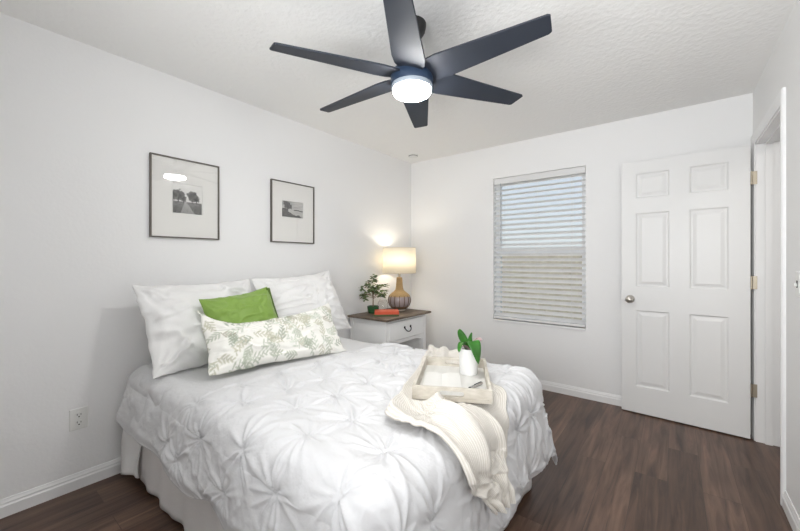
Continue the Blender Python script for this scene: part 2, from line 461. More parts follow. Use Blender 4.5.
# door lining + casing (trim_1)
t = MB()
jx0, jx1 = XR - .002, XR + .117
t.box((jx0, DY1 - .018, 0), (jx1, DY1, DZ)); t.box((jx0, DY0, 0), (jx1, DY0 + .018, DZ)); t.box((jx0, DY0, DZ - .018), (jx1, DY1, DZ))
t.box((XR + .042, DY1 - .030, 0), (XR + .078, DY1 - .018, DZ - .018)); t.box((XR + .042, DY0 + .018, 0), (XR + .078, DY0 + .030, DZ - .018))
t.box((XR + .042, DY0 + .03, DZ - .030), (XR + .078, DY1 - .03, DZ - .018))
CAS = [(.006, 0), (.006, .009), (.020, .011), (.034, .014), (.050, .017), (.066, .017), (.072, .012), (.072, 0)]
for sx, x in ((-1, XR), (1, XR + .115)):
    rows = []
    for cy_, cz_, oy, oz in ((DY0, 0, -1, 0), (DY0, DZ, -1, 1), (DY1, DZ, 1, 1), (DY1, 0, 1, 0)):
        rows.append([t.bm.verts.new((x + sx * dd, cy_ + oy * (ww - .012), cz_ + oz * (ww - .012))) for ww, dd in CAS])
    for A, B in zip(rows[:-1], rows[1:]):
        for k in range(len(CAS)): t.bm.faces.new((A[k], A[(k + 1) % len(CAS)], B[(k + 1) % len(CAS)], B[k]))
    t.bm.faces.new(rows[0]); t.bm.faces.new(rows[-1][::-1])
struct(t.build('trim_1', 'trim'), 'white casing and jamb around the open doorway', 'door frame')

# window_1: vinyl double-hung sashes deep in the drywall opening, sill
fr = MB()
y0, y1 = YB + .075, YB + .135
fr.box((WX0, y0, WZ0), (WX0 + .045, y1, WZ1)); fr.box((WX1 - .045, y0, WZ0), (WX1, y1, WZ1))
fr.box((WX0 + .045, y0, WZ0), (WX1 - .045, y1, WZ0 + .05)); fr.box((WX0 + .045, y0, WZ1 - .05), (WX1 - .045, y1, WZ1))
fo = struct(fr.build('window_1', 'vinyl', bevel=.003), 'white double-hung window behind the lowered blind', 'window')
ZR = 1.345
MB().box((WX0 + .045, y0 + .006, ZR - .032), (WX1 - .045, y1 - .01, ZR + .032)).build('meeting_rail', 'vinyl', fo, bevel=.003)
MB().box((WX0 + .045, y0 + .036, ZR + .03), (WX1 - .045, y0 + .040, WZ1 - .05)).build('window_pane', 'window_glass', fo)
MB().box((WX0 + .045, y0 + .020, WZ0 + .05), (WX1 - .045, y0 + .024, ZR - .03)).build('window_pane', 'window_glass', fo)
MB().box((WX0 - .0, YB - .012, WZ0 - .022), (WX1 + .0, YB + .075, WZ0)).build('window_sill', 'trim', fo, bevel=.004)

# ------------------------------------------------------------------ outside
struct(MB().box((-7, YB + .3, -.35), (6, YB + 9, -.3)).build('ground', 'lawn'), 'lawn outside the window', 'lawn')
f = MB()
x = -6.0
while x < 5.0:
    f.box((x, YB + 3.2, -.3), (x + .137, YB + 3.22, 1.45 + .01 * math.sin(x * 9))); x += .143
struct(f.build('trim_2', 'fence'), 'board fence outside the window', 'fence')

# ------------------------------------------------------------------ door_1 (open 90 degrees, parallel to the back wall)
door = struct(bpy.data.objects.new('door_1', None), 'open white six-panel door in front of the back wall', 'door')
COL.objects.link(door)
# local: x from hinge (0) to free edge (-.762), y = 0 is the face seen from the bed, +y to the back
door.location = (.4164, 3.4107, .010); door.rotation_euler = (0, 0, R(-2.73))
door.rotation_euler = (0, 0, R(-2.73))
DW, DH, DT = .762, 2.030, .035
xs = [(-DW + .098, -DW + .316), (-DW + .436, -DW + .652)]
zs = [(.215, .83), (1.02, 1.615), (1.735, 1.935)]
d = MB()
# slab with recessed raised panels: build as a grid of cells on the front and back
xe = sorted({0, -DW, *[v for p in xs for v in p]}); ze = sorted({0, DH, *[v for p in zs for v in p]})
for i in range(len(xe) - 1):
    for j in range(len(ze) - 1):
        pan = any(abs(xe[i] - a) < 1e-6 for a, _ in xs) and any(abs(ze[j] - a) < 1e-6 for a, _ in zs)
        for yf, sg in ((0, 1), (DT, -1)):
            a, b_, c, e = xe[i], xe[i + 1], ze[j], ze[j + 1]
            if not pan:
                d.bm.faces.new([d.bm.verts.new((X, yf, Z)) for X, Z in ((a, c), (b_, c), (b_, e), (a, e))])
            else:
                loops = []
                for ins, dep in ((0, 0), (.010, .0085), (.020, .0085), (.042, .002)):
                    loops.append([d.bm.verts.new((X, yf + sg * dep, Z)) for X, Z in ((a + ins, c + ins), (b_ - ins, c + ins), (b_ - ins, e - ins), (a + ins, e - ins))])
                for p, q in zip(loops[:-1], loops[1:]):
                    for k in range(4): d.bm.faces.new((p[k], p[(k + 1) % 4], q[(k + 1) % 4], q[k]))
                d.bm.faces.new(loops[-1])
for q in (((0, 0, 0), (0, DT, 0), (0, DT, DH), (0, 0, DH)), ((-DW, 0, 0), (-DW, DT, 0), (-DW, DT, DH), (-DW, 0, DH)),
          ((0, 0, 0), (-DW, 0, 0), (-DW, DT, 0), (0, DT, 0)), ((0, 0, DH), (-DW, 0, DH), (-DW, DT, DH), (0, DT, DH))):
    d.bm.faces.new([d.bm.verts.new(v) for v in q])
bmesh.ops.remove_doubles(d.bm, verts=d.bm.verts[:], dist=1e-5)
d.build('door_leaf', 'door', door)
for sg, yf in ((-1, 0), (1, DT)):
    k = MB()
    prof = [(.0, 0), (.032, 0), (.032, .005), (.026, .009), (.013, .012), (.011, .030), (.016, .036), (.026, .045), (.0285, .055), (.026, .064), (.016, .070), (0, .072)]
    k.lathe(prof, 28)
    bmesh.ops.transform(k.bm, matrix=Matrix.Translation((-DW + .060, yf, .917)) @ Matrix.Rotation(PI / 2 * (1 if sg < 0 else -1), 4, 'X'), verts=k.bm.verts[:])
    ko = k.build('door_knob', 'nickel', door, smooth=True); ko['label'] = 'round nickel door knob'
MB().box((-DW - .0015, .006, .888), (-DW + .0005, .029, .946)).build('latch_plate', 'nickel', door)
for hz in (.338, 1.08, 1.80):
    h = MB()
    h.cyl((.006, -.006, hz - .045), (.006, -.006, hz + .045), .0065, seg=14)
    h.box((.004, -.004, hz - .045), (.033, -.001, hz + .045))
    h.box((0, .0, hz - .045), (.0015, .028, hz + .045))
    for dz in (-.03, 0, .03): h.cyl((.022, -.0055, hz + dz), (.022, -.003, hz + dz), .004, seg=10)
    h.build('hinge', 'brass', door)['label'] = 'antique brass hinge'

# ------------------------------------------------------------------ wall plates, ceiling detector
ol = thing('wall_outlet', 'white duplex wall outlet low on the wall left of the bed', 'outlet', (XL, .450, .379))
MB().box((0, -.039, -.058), (.007, .039, .058)).build('cover_plate', 'plate', ol, bevel=.004)
for dz in (-.021, .021):
    b = MB(); b.cyl((.006, 0, dz), (.009, 0, dz), .0165, seg=24)
    ro = b.build('receptacle', 'plate', ol)
    s = MB(); s.box((.0088, -.009, dz - .001), (.0094, -.0065, dz + .009)); s.box((.0088, .0065, dz - .001), (.0094, .009, dz + .007)); s.cyl((.0088, 0, dz - .009), (.0094, 0, dz - .009), .0035, seg=10)
    s.build('slot', 'slot', ro)
sw = thing('light_switch', 'white toggle light switch on the right wall before the doorway', 'light switch', (XR, 2.360, 1.135))
MB().box((-.006, -.036, -.058), (0, .036, .058)).build('cover_plate', 'plate', sw, bevel=.004)
MB().box((-.0075, -.008, -.016), (-.005, .008, .016)).build('toggle_slot', 'slot', sw)
MB().box((-.017, -.005, -.011), (-.005, .005, .004)).build('toggle', 'plate', sw, bevel=.002)

sd = thing('smoke_detector', 'small round white detector on the ceiling near the back left corner', 'smoke detector', (-2.34, 3.26, H))
MB().lathe([(0, 0), (.058, 0), (.058, -.010), (.050, -.012), (.050, -.020), (.040, -.028), (.018, -.034), (0, -.034)], 32).build('housing', 'plate', sd, smooth='angle')
MB().lathe([(.0505, -.0125), (.0515, -.0125), (.0515, -.0185), (.0505, -.0185)], 32).build('vent_ring', 'slot', sd)

# ------------------------------------------------------------------ ceiling fan
FX, FY = -1.052, 1.455
fan = thing('ceiling_fan', 'dark navy six-blade ceiling fan with a lit round light', 'ceiling fan', (FX, FY, H))
MB().lathe([(0, 0), (.072, 0), (.072, -.012), (.066, -.040), (.050, -.065), (.030, -.080), (.018, -.084), (0, -.084)], 40).build('canopy', 'black', fan, smooth='angle')
MB().cyl((0, 0, -.08), (0, 0, -.22), .0125).build('downrod', 'black', fan, smooth='angle')
MB().lathe([(0, -0.2000), (.022, -0.2020), (.030, -0.2180), (.060, -0.2280), (.098, -0.2400), (.108, -0.2520), (.108, -0.3050), (.106, -0.3120), (0, -0.3120)], 48).build('motor_housing', 'motor', fan, smooth='angle')
lk = MB().lathe([(0, -0.3080), (.104, -0.3080), (.104, -0.3260), (.099, -0.3320), (.0965, -0.3320), (.0965, -0.3220), (0, -0.3220)], 48).build('light_ring', 'light_rim', fan, smooth='angle')
MB().lathe([(.0960, -0.3230), (.0960, -0.3450), (.090, -0.3540), (.070, -0.3600), (.035, -0.3630), (0, -0.3640)], 48).build('light_diffuser', 'diffuser', lk, smooth=True)
for k in range(6):
    a = R(0.5 + 60 * k)
    b = MB()
    outline = [(.080, -.056), (.12, -.074), (.18, -.079), (.45, -.061), (.668, -.047), (.678, -.040), (.664, .040), (.652, .047), (.45, .061), (.18, .079), (.12, .074), (.080, .056)]
    b.prism(outline, -.0045, .0045)
    bl = b.build('blade', 'blade', fan, bevel=.002)
    # pitch about the blade's own length, then round the hub
    bl.matrix_local = Matrix.Translation((0, 0, -.266)) @ Matrix.Rotation(a, 4, 'Z') @ Matrix.Rotation(R(-12), 4, 'X')

# ------------------------------------------------------------------ framed pictures
def print_road(n=96):
    v, u = np.meshgrid(np.linspace(0, 1, n), np.linspace(0, 1, n), indexing='ij')    # v: 0 bottom, 1 top
    g = .62 + .2 * v + .05 * vnoise(u * 6, v * 6, 3)
    hor = .40
    land = .10 + .05 * vnoise(u * 20, v * 30, 5) + .10 * sstep(.0, .4, v)
    g = np.where(v < hor, land, g)
    c = .44 + .12 * (hor - v); hw = .03 + .55 * np.clip(hor - v, 0, 1)
    road = (v < hor) & (np.abs(u - c - .05 * (hor - v)) < hw)
    g = np.where(road, .30 + .25 * v + .05 * vnoise(u * 30, v * 8, 6), g)
    for cx, cy, rr in ((.20, .60, .20), (.03, .58, .17), (.66, .62, .19), (.80, .52, .12), (.36, .50, .09)):
        dd = np.hypot((u - cx), (v - cy) * 1.1) + .05 * vnoise(u * 16, v * 16, int(cx * 100))
        g = np.where(dd < rr, .07 + .16 * np.clip(dd / rr, 0, 1) ** 2 + .05 * vnoise(u * 30, v * 30, 9), g)
        g = np.where((np.abs(u - cx) < .012) & (v > .36) & (v < cy), .06, g)
    return np.clip(g, .02, .9)
def print_coast(n=96):
    v, u = np.meshgrid(np.linspace(0, 1, n), np.linspace(0, 1, n), indexing='ij')
    g = .42 + .12 * vnoise(u * 3, v * 8, 21) + .1 * (1 - v)
    sea = v < .52; g = np.where(sea, .50 + .1 * vnoise(u * 4, v * 30, 22), g)
    g = np.where((np.abs(v - .45 - .04 * vnoise(u * 3, v * 0, 23)) < .035) & (u > .55), .12, g)
    sh = .48 - .42 * u + .08 * vnoise(u * 5, v * 0 + .3, 24)
    g = np.where(v < sh + .1 * (u < .3), .08 + .10 * np.abs(vnoise(u * 18, v * 12, 25)), g)
    dd = np.hypot((u - .27), (v - .72) * .8) + .09 * vnoise(u * 18, v * 14, 26)
    g = np.where(dd < .19, .07 + .12 * np.abs(vnoise(u * 40, v * 30, 27)), g)
    g = np.where((np.abs(u - .28) < .014) & (v < .72) & (v > .4), .05, g)
    return np.clip(g, .02, .9)
def picture(label, y0, y1, z0, z1, py0, py1, pz0, pz1, img):
    p = thing('framed_picture', label, 'picture', (XL, (y0 + y1) / 2, z0), 0, 'framed prints over the bed')
    hw = (y1 - y0) / 2; h = z1 - z0; fw, dp = .0085, .022
    b = MB()
    b.box((.001, -hw, 0), (dp, -hw + fw, h)); b.box((.001, hw - fw, 0), (dp, hw, h)); b.box((.001, -hw + fw, 0), (dp, hw - fw, fw)); b.box((.001, -hw + fw, h - fw), (dp, hw - fw, h))
    b.build('frame', 'frame', p, bevel=.0012)
    yc = (y0 + y1) / 2
    a0, a1, c0, c1 = py0 - yc, py1 - yc, pz0 - z0, pz1 - z0
    # mat board with a bevelled window
    m = MB(); x0, x1 = .006, .012; e = .004
    O = [(-hw + fw, fw), (hw - fw, fw), (hw - fw, h - fw), (-hw + fw, h - fw)]
    I = [(a0, c0), (a1, c0), (a1, c1), (a0, c1)]; J = [(a0 + e, c0 + e), (a1 - e, c0 + e), (a1 - e, c1 - e), (a0 + e, c1 - e)]
    lo = [[m.bm.verts.new((X, y, z)) for y, z in L_] for X, L_ in ((x1, O), (x1, I), (x0, J))]
    for A, B in zip(lo[:-1], lo[1:]):
        for k in range(4): m.bm.faces.new((A[k], A[(k + 1) % 4], B[(k + 1) % 4], B[k]))
    m.build('mat_board', 'mat_board', p)
    n = img.shape[0]
    vv, uu = np.meshgrid(np.linspace(0, 1, n), np.linspace(0, 1, n), indexing='ij')
    P = np.stack([np.full_like(uu, .0058), a0 + (a1 - a0) * uu, c0 + (c1 - c0) * vv], -1)
    tint = np.stack([img, img * .99, img * .96], -1)
    me = grid_mesh('print', P.transpose(1, 0, 2), col=tint.transpose(1, 0, 2))
    link('print', me, 'print', p)
    MB().box((.016, -hw + fw, fw), (.018, hw - fw, h - fw)).build('glass_pane', 'glass', p)
picture('square dark-framed black and white print of a tree-lined road', .777, 1.197, 1.388, 1.910, .902, 1.088, 1.55, 1.75, print_road())
picture('narrow dark-framed black and white print of a shore and tree, nearer the lamp', 1.607, 2.036, 1.391, 1.900, 1.71, 1.925, 1.605, 1.745, print_coast())

# ------------------------------------------------------------------ window blind
bl = thing('window_blind', 'white horizontal slat blind lowered over the back window', 'blind', ((WX0 + WX1) / 2, YB + .030, WZ0))
hw = (WX1 - WX0) / 2 - .006; hh = WZ1 - WZ0
MB().box((-hw, -.018, hh - .062), (hw, .030, hh - .002)).build('headrail', 'blind', bl, bevel=.003)
s = MB(); n = 27; top = hh - .078; bot = .050; pitch = (top - bot) / (n - 1)
tilt = R(33)
for k in range(n):
    z = bot + pitch * k
    mt = Matrix.Translation((0, 0, z)) @ Matrix.Rotation(tilt, 4, 'X')
    # slightly crowned slat
    A = []
    for q in range(5):
        yy = -.025 + .0125 * q; zz = .003 * (1 - (yy / .025) ** 2)
        A.append([s.bm.verts.new(mt @ Vector((xx, yy, zz + o))) for xx in (-hw, hw) for o in (0, .0024)])
    for a, b_ in zip(A[:-1], A[1:]):
        s.bm.faces.new((a[0], a[2], b_[2], b_[0])); s.bm.faces.new((a[1], b_[1], b_[3], a[3]))
        s.bm.faces.new((a[0], b_[0], b_[1], a[1])); s.bm.faces.new((a[2], a[3], b_[3], b_[2]))
    s.bm.faces.new((A[0][0], A[0][1], A[0][3], A[0][2])); s.bm.faces.new((A[-1][0], A[-1][2], A[-1][3], A[-1][1]))
s.build('slats', 'slat', bl)
MB().box((-hw, -.024, .006), (hw, .024, .030)).build('bottom_rail', 'blind', bl, bevel=.003)
c = MB()
for xx in (-hw + .11, hw - .11, 0):
    c.cyl((xx, -.0295, .02), (xx, -.0295, hh - .06), .0011, seg=6); c.cyl((xx, .0295, .02), (xx, .0295, hh - .06), .0011, seg=6)
c.build('ladder_cords', 'blind', bl)
MB().cyl((-hw + .075, -.033, hh - .66), (-hw + .075, -.033, hh - .055), .0045, seg=8).build('tilt_wand', 'cord', bl)

# ------------------------------------------------------------------ bed
bed = thing('bed', 'double bed with a pale skirt, its head against the left wall', 'bed', (-1.58, 1.345, 0))
BX, BY = -1.58, 1.345
MB().box((-2.52 - BX, .70 - BY, .33), (-.66 - BX, 1.99 - BY, .585)).build('mattress', 'sham', bed, bevel=.05, seg=4)
MB().box((-2.51 - BX, .705 - BY, .12), (-.665 - BX, 1.985 - BY, .325)).build('box_spring', 'skirt', bed, bevel=.01)
# skirt: one pleated cloth round three sides
def skirt():
    path = []
    y0, y1, x0, x1 = .690, 2.000, -2.50, -.640
    for x in np.linspace(x0, x1 - .03, 120): path.append((x, y0, 0, -1))
    for a in np.linspace(0, PI / 2, 8): path.append((x1 - .03 + .03 * math.sin(a), y0 + .03 - .03 * math.cos(a), math.sin(a), -math.cos(a)))
    for y in np.linspace(y0 + .03, y1 - .03, 90): path.append((x1, y, 1, 0))
    for a in np.linspace(0, PI / 2, 8): path.append((x1 - .03 + .03 * math.cos(a), y1 - .03 + .03 * math.sin(a), math.cos(a), math.sin(a)))
    for x in np.linspace(x1 - .03, x0, 120): path.append((x, y1, 0, 1))
    path = np.array(path)
    L_ = np.concatenate([[0], np.cumsum(np.hypot(*(np.diff(path[:, :2], axis=0).T)))])
    zz = np.linspace(.34, .018, 14)
    P = np.zeros((len(path), len(zz), 3))
    for j, z in enumerate(zz):
        f = (.34 - z) / .33
        out = .004 + f * (.018 + .007 * np.sin(L_ * 23 + 2 * np.sin(L_ * 3)) + .005 * np.sin(L_ * 41 + 1))
        P[:, j, 0] = path[:, 0] + path[:, 2] * out - BX; P[:, j, 1] = path[:, 1] + path[:, 3] * out - BY
        P[:, j, 2] = z + .006 * f * np.sin(L_ * 9)
    me = grid_mesh('bed_skirt', P)
    o = link('bed_skirt', me, 'skirt', bed, smooth=True)
    md = o.modifiers.new('thick', 'SOLIDIFY'); md.thickness = .003
skirt()
# loose tail of the sheet hanging by the head
def sheet_tail():
    P = np.zeros((26, 30, 3))
    for i, u in enumerate(np.linspace(0, 1, 26)):
        for j, v in enumerate(np.linspace(0, 1, 30)):
            x = -2.515 + u * (.150 + .05 * v); y = .676 - .075 * (1 - u) * v - .005 * u * v
            y += .012 * math.sin(u * 9 + v * 2) * v + .012 * math.sin(v * 8 + u * 4) * v
            z = .52 - v * (.487 - .018 * u)
            P[i, j] = (x - BX, y - BY, z)
    o = link('sheet_tail', grid_mesh('sheet_tail', P), 'sham', bed, smooth=True)
    md = o.modifiers.new('thick', 'SOLIDIFY'); md.thickness = .004
    o['label'] = 'loose corner of white sheet hanging to the floor'
sheet_tail()

# ------------------------------------------------------------------ duvet (pintucked), a thing lying on the bed
RX, RY0, RY1, RR, ZT = -.675, .745, 1.95, .085, .612
ARC = RR * PI / 2
TC = np.array([-.851, 1.521]); TA = R(27.5); TW, TLn = .335, .48           # tray centre, turn, size
def cloth_base(s, w):
    dx = np.maximum(s - RX, 0.0); dy = np.where(w < RY0, w - RY0, np.where(w > RY1, w - RY1, 0.0))
    rho = np.hypot(dx, dy); sr = np.maximum(rho, 1e-9)
    nx, ny = dx / sr, dy / sr
    corner = 2 * np.abs(nx * ny)
    a = np.minimum(rho / RR, PI / 2)
    ext = np.maximum(rho - ARC, 0)
    fl = .26 * np.abs(ny) * (ny < 0) + .16 * np.abs(nx) + .12 * (ny > 0) * ny + .10 * corner
    h = RR * np.sin(a) + fl * ext
    ang = np.arctan2(np.abs(dy), dx)
    h = h + corner * .020 * np.sin(ang * 5 + .6) * np.clip(ext / .25, 0, 1)
    drop = RR * (1 - np.cos(a)) + np.sqrt(1 - np.minimum(fl, .6) ** 2) * ext
    # slow wave of the hanging cloth
    side = np.where(np.abs(ny) > nx, s, w)
    h = h + np.clip(ext / .3, 0, 1) * .016 * np.sin(side * 11 + 1.3 * np.sin(side * 3.1)) * (1 - corner)
    x = np.minimum(s, RX) + nx * h; y = np.clip(w, RY0, RY1) + ny * h
    z = ZT - drop + .010 * np.sin((w - .7) / 1.3 * PI).clip(0) * sstep(0, .3, RX - s)
    return np.stack([x, y, np.maximum(z, .035)], -1)
def cloth_frame(s, w, e=.006):
    p = cloth_base(s, w)
    du = cloth_base(s + e, w) - cloth_base(s - e, w); dv = cloth_base(s, w + e) - cloth_base(s, w - e)
    n = np.cross(du, dv); n /= np.linalg.norm(n, axis=-1, keepdims=True) + 1e-12
    return p, n
def tray_mask(x, y):
    ca, sa = math.cos(TA), math.sin(TA)
    u = (x - TC[0]) * ca + (y - TC[1]) * sa; v = -(x - TC[0]) * sa + (y - TC[1]) * ca
    d = np.maximum(np.abs(u) - TW / 2, np.abs(v) - TLn / 2)
    return 1 - sstep(.012, .075, d)
PIN = []
for k in range(-1, 7):
    for j in range(-3, 10):
        px = -1.43 + .237 * k + rng.uniform(-.012, .012); py = .78 + .2 * j + (.1 if k % 2 else 0) + rng.uniform(-.012, .012)
        if .36 < py < 2.33 and px < -.20: PIN.append((px, py))
for kx, ky in ((-1.463, .786), (-1.20, .649), (-1.425, .978), (-1.227, .886), (-1.396, 1.181), (-1.596, 1.306), (-1.165, 1.052), (-.99, .761), (-.948, .933),
               (-.718, .849), (-1.37, 1.58), (-1.27, .486), (-.98, .590), (-1.515, .600), (-1.80, .500), (-.722, .672), (-.505, .70), (-.487, .875)):
    dd = [math.hypot(a - kx, b - ky) for a, b in PIN]; i = dd.index(min(dd))
    if dd[i] < .135: PIN[i] = (kx, ky)
    else: PIN.append((kx, ky))
PIN = [p for i, p in enumerate(PIN) if all(math.hypot(p[0] - q[0], p[1] - q[1]) > .11 for q in PIN[:i])]
def puff(s, w):
    """height of the pintucked cloth above its draped base, always >= 0"""
    shp = s.shape; s = s.ravel(); w = w.ravel()
    D = np.full(s.shape, .30); pl = np.zeros_like(s)
    g = np.random.default_rng(11)
    pts = PIN
    for (px, py) in pts:
        k = int(g.integers(9, 13)); par = [(g.uniform(-.2, .2), g.uniform(.08, .15), g.uniform(.06, .14), g.uniform(.45, 1.0), g.uniform(-2.2, 2.2)) for _ in range(k)]; off = g.uniform(0, 2 * PI)
        ii = np.nonzero((np.abs(s - px) < .22) & (np.abs(w - py) < .22))[0]
        if not len(ii): continue
        dx, dy = s[ii] - px, w[ii] - py
        d = np.hypot(dx, dy); D[ii] = np.minimum(D[ii], d)
        th = np.arctan2(dy, dx); acc = np.zeros_like(d)
        for q, (ja, wd, ln, am, cv) in enumerate(par):
            da = np.abs(np.angle(np.exp(1j * (th - off - 2 * PI * q / k - ja - cv * d))))
            acc += am * np.exp(-(da / wd) ** 1.5) * np.exp(-(d / ln) ** 2) * sstep(.0, .020, d)
        acc += .35 * np.exp(-(d / .012) ** 2)                     # the little gathered knot
        pl[ii] = np.maximum(pl[ii], acc)
    # taut creases running from knot to knot
    cr = np.zeros_like(s)
    for i, (ax, ay) in enumerate(pts):
        for (bx, by) in pts[i + 1:]:
            L_ = math.hypot(bx - ax, by - ay)
            if L_ > .285 or L_ < .05: continue
            am = g.uniform(.25, 1.0); bow = g.uniform(-.022, .022)
            ii = np.nonzero((np.abs(s - (ax + bx) / 2) < .2) & (np.abs(w - (ay + by) / 2) < .2))[0]
            if not len(ii): continue
            ux, uy = (bx - ax) / L_, (by - ay) / L_
            q = ((s[ii] - ax) * ux + (w[ii] - ay) * uy) / L_; e = -(s[ii] - ax) * uy + (w[ii] - ay) * ux - bow * np.sin(PI * np.clip(q, 0, 1))
            cr[ii] = np.maximum(cr[ii], am * np.exp(-(np.abs(e) / .010) ** 1.5) * sstep(0, .06, q) * sstep(0, .06, 1 - q) * (.55 + .45 * np.abs(2 * q - 1)))
    fade = np.maximum(sstep(-1.80, -1.60, s), sstep(-2.05, -1.80, s) * sstep(.10, .16, RY0 - w))                     # plain cloth towards the pillows
    dome = 1 - np.exp(-D / .060)
    wr = np.abs(vnoise(s * 7 + .5 * vnoise(s * 4, w * 4, 31), w * 9, 32, 3))
    h = .031 * dome + .0195 * pl + .0120 * cr
    h += .006 * (1 - np.clip(wr * 2.2, 0, 1)) * (.35 + .65 * dome)
    h += .006 * vnoise(s * 4.5, w * 4.5, 33, 2) + .005
    side = sstep(.03, .10, np.maximum(RY0 - w, w - RY1))
    plain = .009 + .003 * vnoise(s * 5, w * 5, 35, 2) + side * (.014 * np.abs(vnoise(s * 6 + .6 * w, w * 9, 36, 3)) + .004)
    h = h * fade + plain * (1 - fade)
    return np.maximum(h, .001).reshape(shp)
def duvet():
    s0, s1, w0, w1 = -2.49, -.215, .395, 2.285
    ns, nw = 520, 430
    S, W = np.meshgrid(np.linspace(s0, s1, ns), np.linspace(w0, w1, nw), indexing='ij')
    # round the two foot corners of the cloth and wobble its hem
    p, n = cloth_frame(S, W)
    h = puff(S, W)
    tm = tray_mask(p[..., 0], p[..., 1])
    h = h * (1 - tm) + np.minimum(h, .014) * tm
    edge = np.minimum.reduce([W - w0, w1 - W, s1 - S])
    crn = sstep(0, .12, S - RX) * sstep(0, .12, np.maximum(RY0 - W, W - RY1))
    h *= (.35 + .65 * sstep(0, .05, edge)) * (1 - .8 * crn)
    P = p + n * h[..., None]
    P[..., 2] += .020 * np.sin(S * 12 + 2 * np.sin(S * 5)) * (1 - sstep(0, .12, W - w0)) + .015 * np.sin(W * 9 + 1) * (1 - sstep(0, .15, s1 - S))
    P[..., 2] = np.maximum(P[..., 2], .03)
    # past the head of the mattress side, let the cloth settle close to the wall
    me = grid_mesh('duvet', P)
    o = link('duvet', me, 'duvet', None, smooth=True)
    md = o.modifiers.new('thick', 'SOLIDIFY'); md.thickness = .012; md.offset = -1
    return tag(o, 'white pintucked duvet spread over the bed and hanging down its sides', 'duvet')
DUVET = duvet()

# ------------------------------------------------------------------ pillows
def pillow_mesh(name, W, Hh, T, seed, c_side=.05, c_top=.06, c_bot=.05, wr=.010, n=80, colf=None, slump=0, flat=2.4):
    m = int(n * Hh / W)
    u, v = np.meshgrid(np.linspace(-1, 1, n), np.linspace(-1, 1, m), indexing='ij')
    xb = W / 2 * u * (1 - c_side * (1 - v ** 2) * np.abs(u) ** 2)
    yb = Hh / 2 * v * (1 - np.where(v > 0, c_top, c_bot) * (1 - u ** 2) * np.abs(v) ** 2)
    if slump:      # the upper edge sags between its two corners, deepest left of the middle
        yb = yb - np.clip(v + .2, 0, 2) / 1.2 * slump * Hh * np.clip(1 - np.abs(u) ** 3, 0, 1) * (1 - .38 * (u + 1))
    xb = xb + W * .009 * vnoise(v * 5, u * 1.5, seed + 40, 2) * np.abs(u) ** 3; yb = yb + W * .007 * vnoise(u * 6, v * 1.5, seed + 41, 2) * np.abs(v) ** 3
    t = T / 2 * ((1 - np.abs(u) ** flat) * (1 - np.abs(v) ** flat)).clip(0) ** .62
    e = (1 - np.maximum(np.abs(u), np.abs(v)))
    def side(sg):
        g = vnoise(u * 2.2 + sg, v * 3.0, seed, 2)
        # creases that fan in from the corners and edges
        cr = 0
        for cx, cy in ((-1, -1), (1, -1), (-1, 1), (1, 1)):
            a = np.arctan2((v - cy) * Hh, (u - cx) * W); d = np.hypot((v - cy) * Hh / 2, (u - cx) * W / 2)
            cr = cr + np.cos(a * 17 + seed + cx) * np.exp(-d / (.32 * Hh)) * sstep(0, .06, d)
        cr2 = np.sin(v * 13 + 3 * vnoise(u * 1.5, v * 1.5, seed + 3, 2)) * np.exp(-(1 - np.abs(u)) * 2.2) * sstep(0, .15, 1 - np.abs(u))
        rid = 1 - np.clip(np.abs(vnoise(u * 2.3 + .7 * g, v * 3.5, seed + 9, 2)) * 3, 0, 1)
        return sg * (t + (wr * (.5 * cr + .5 * cr2 + .7 * rid) + wr * .9 * g) * sstep(0, .2, e))
    zf = side(1); zb = side(-1) * .85
    top = np.stack([xb, yb, zf + .002], -1); bot = np.stack([xb, yb, zb - .002], -1)
    me = bpy.data.meshes.new(name)
    V = np.concatenate([top.reshape(-1, 3), bot.reshape(-1, 3)])
    idx = np.arange(n * m).reshape(n, m); N = n * m
    f = np.stack([idx[:-1, :-1], idx[1:, :-1], idx[1:, 1:], idx[:-1, 1:]], -1).reshape(-1, 4)
    F = f.tolist() + (f[:, ::-1] + N).tolist()
    ring = list(idx[:, 0]) + list(idx[-1, 1:]) + list(idx[-2::-1, -1]) + list(idx[0, -2:0:-1])
    for a, b in zip(ring, ring[1:] + ring[:1]): F.append((int(b), int(a), int(a) + N, int(b) + N))
    me.from_pydata(V.tolist(), [], F)
    if colf is not None:
        c = colf(xb, yb); c = np.concatenate([c.reshape(-1, 3)] * 2)
        a = me.color_attributes.new('pattern', 'FLOAT_COLOR', 'POINT')
        a.data.foreach_set('color', np.concatenate([c, np.ones((len(c), 1))], 1).astype(np.float32).reshape(-1))
    me.update()
    return me
def place(o, bottom, top, wdir):
    """stand a pillow: local x = wdir, local y = bottom -> top"""
    b, t_ = Vector(bottom), Vector(top); up = (t_ - b).normalized(); wd = Vector(wdir).normalized()
    nn = wd.cross(up).normalized(); wd = up.cross(nn).normalized()
    mt = Matrix((wd, up, nn)).transposed().to_4x4(); mt.translation = (b + t_) / 2
    o.matrix_world = mt
    return o

from mathutils.bvhtree import BVHTree
def bvh_of(o):
    bpy.context.view_layer.update()
    dg = bpy.context.evaluated_depsgraph_get(); e = o.evaluated_get(dg); me = e.to_mesh(); mw = o.matrix_world
    t_ = BVHTree.FromPolygons([mw @ v.co for v in me.vertices], [tuple(p.vertices) for p in me.polygons]); e.to_mesh_clear(); return t_
SET = []
def settle(o, lift=.002, push=(.003, 0, 0), over=()):
    """let a cushion rest on the duvet and against what is behind it without sinking in"""
    dt = bvh_of(DUVET)
    for _ in range(60):
        t_ = bvh_of(o); hit = False
        if t_.overlap(dt): o.location.z += lift; hit = True
        for q in SET:
            if t_.overlap(bvh_of(q)): o.location += Vector(push); hit = True; break
        if not hit: break
    SET.append(o)

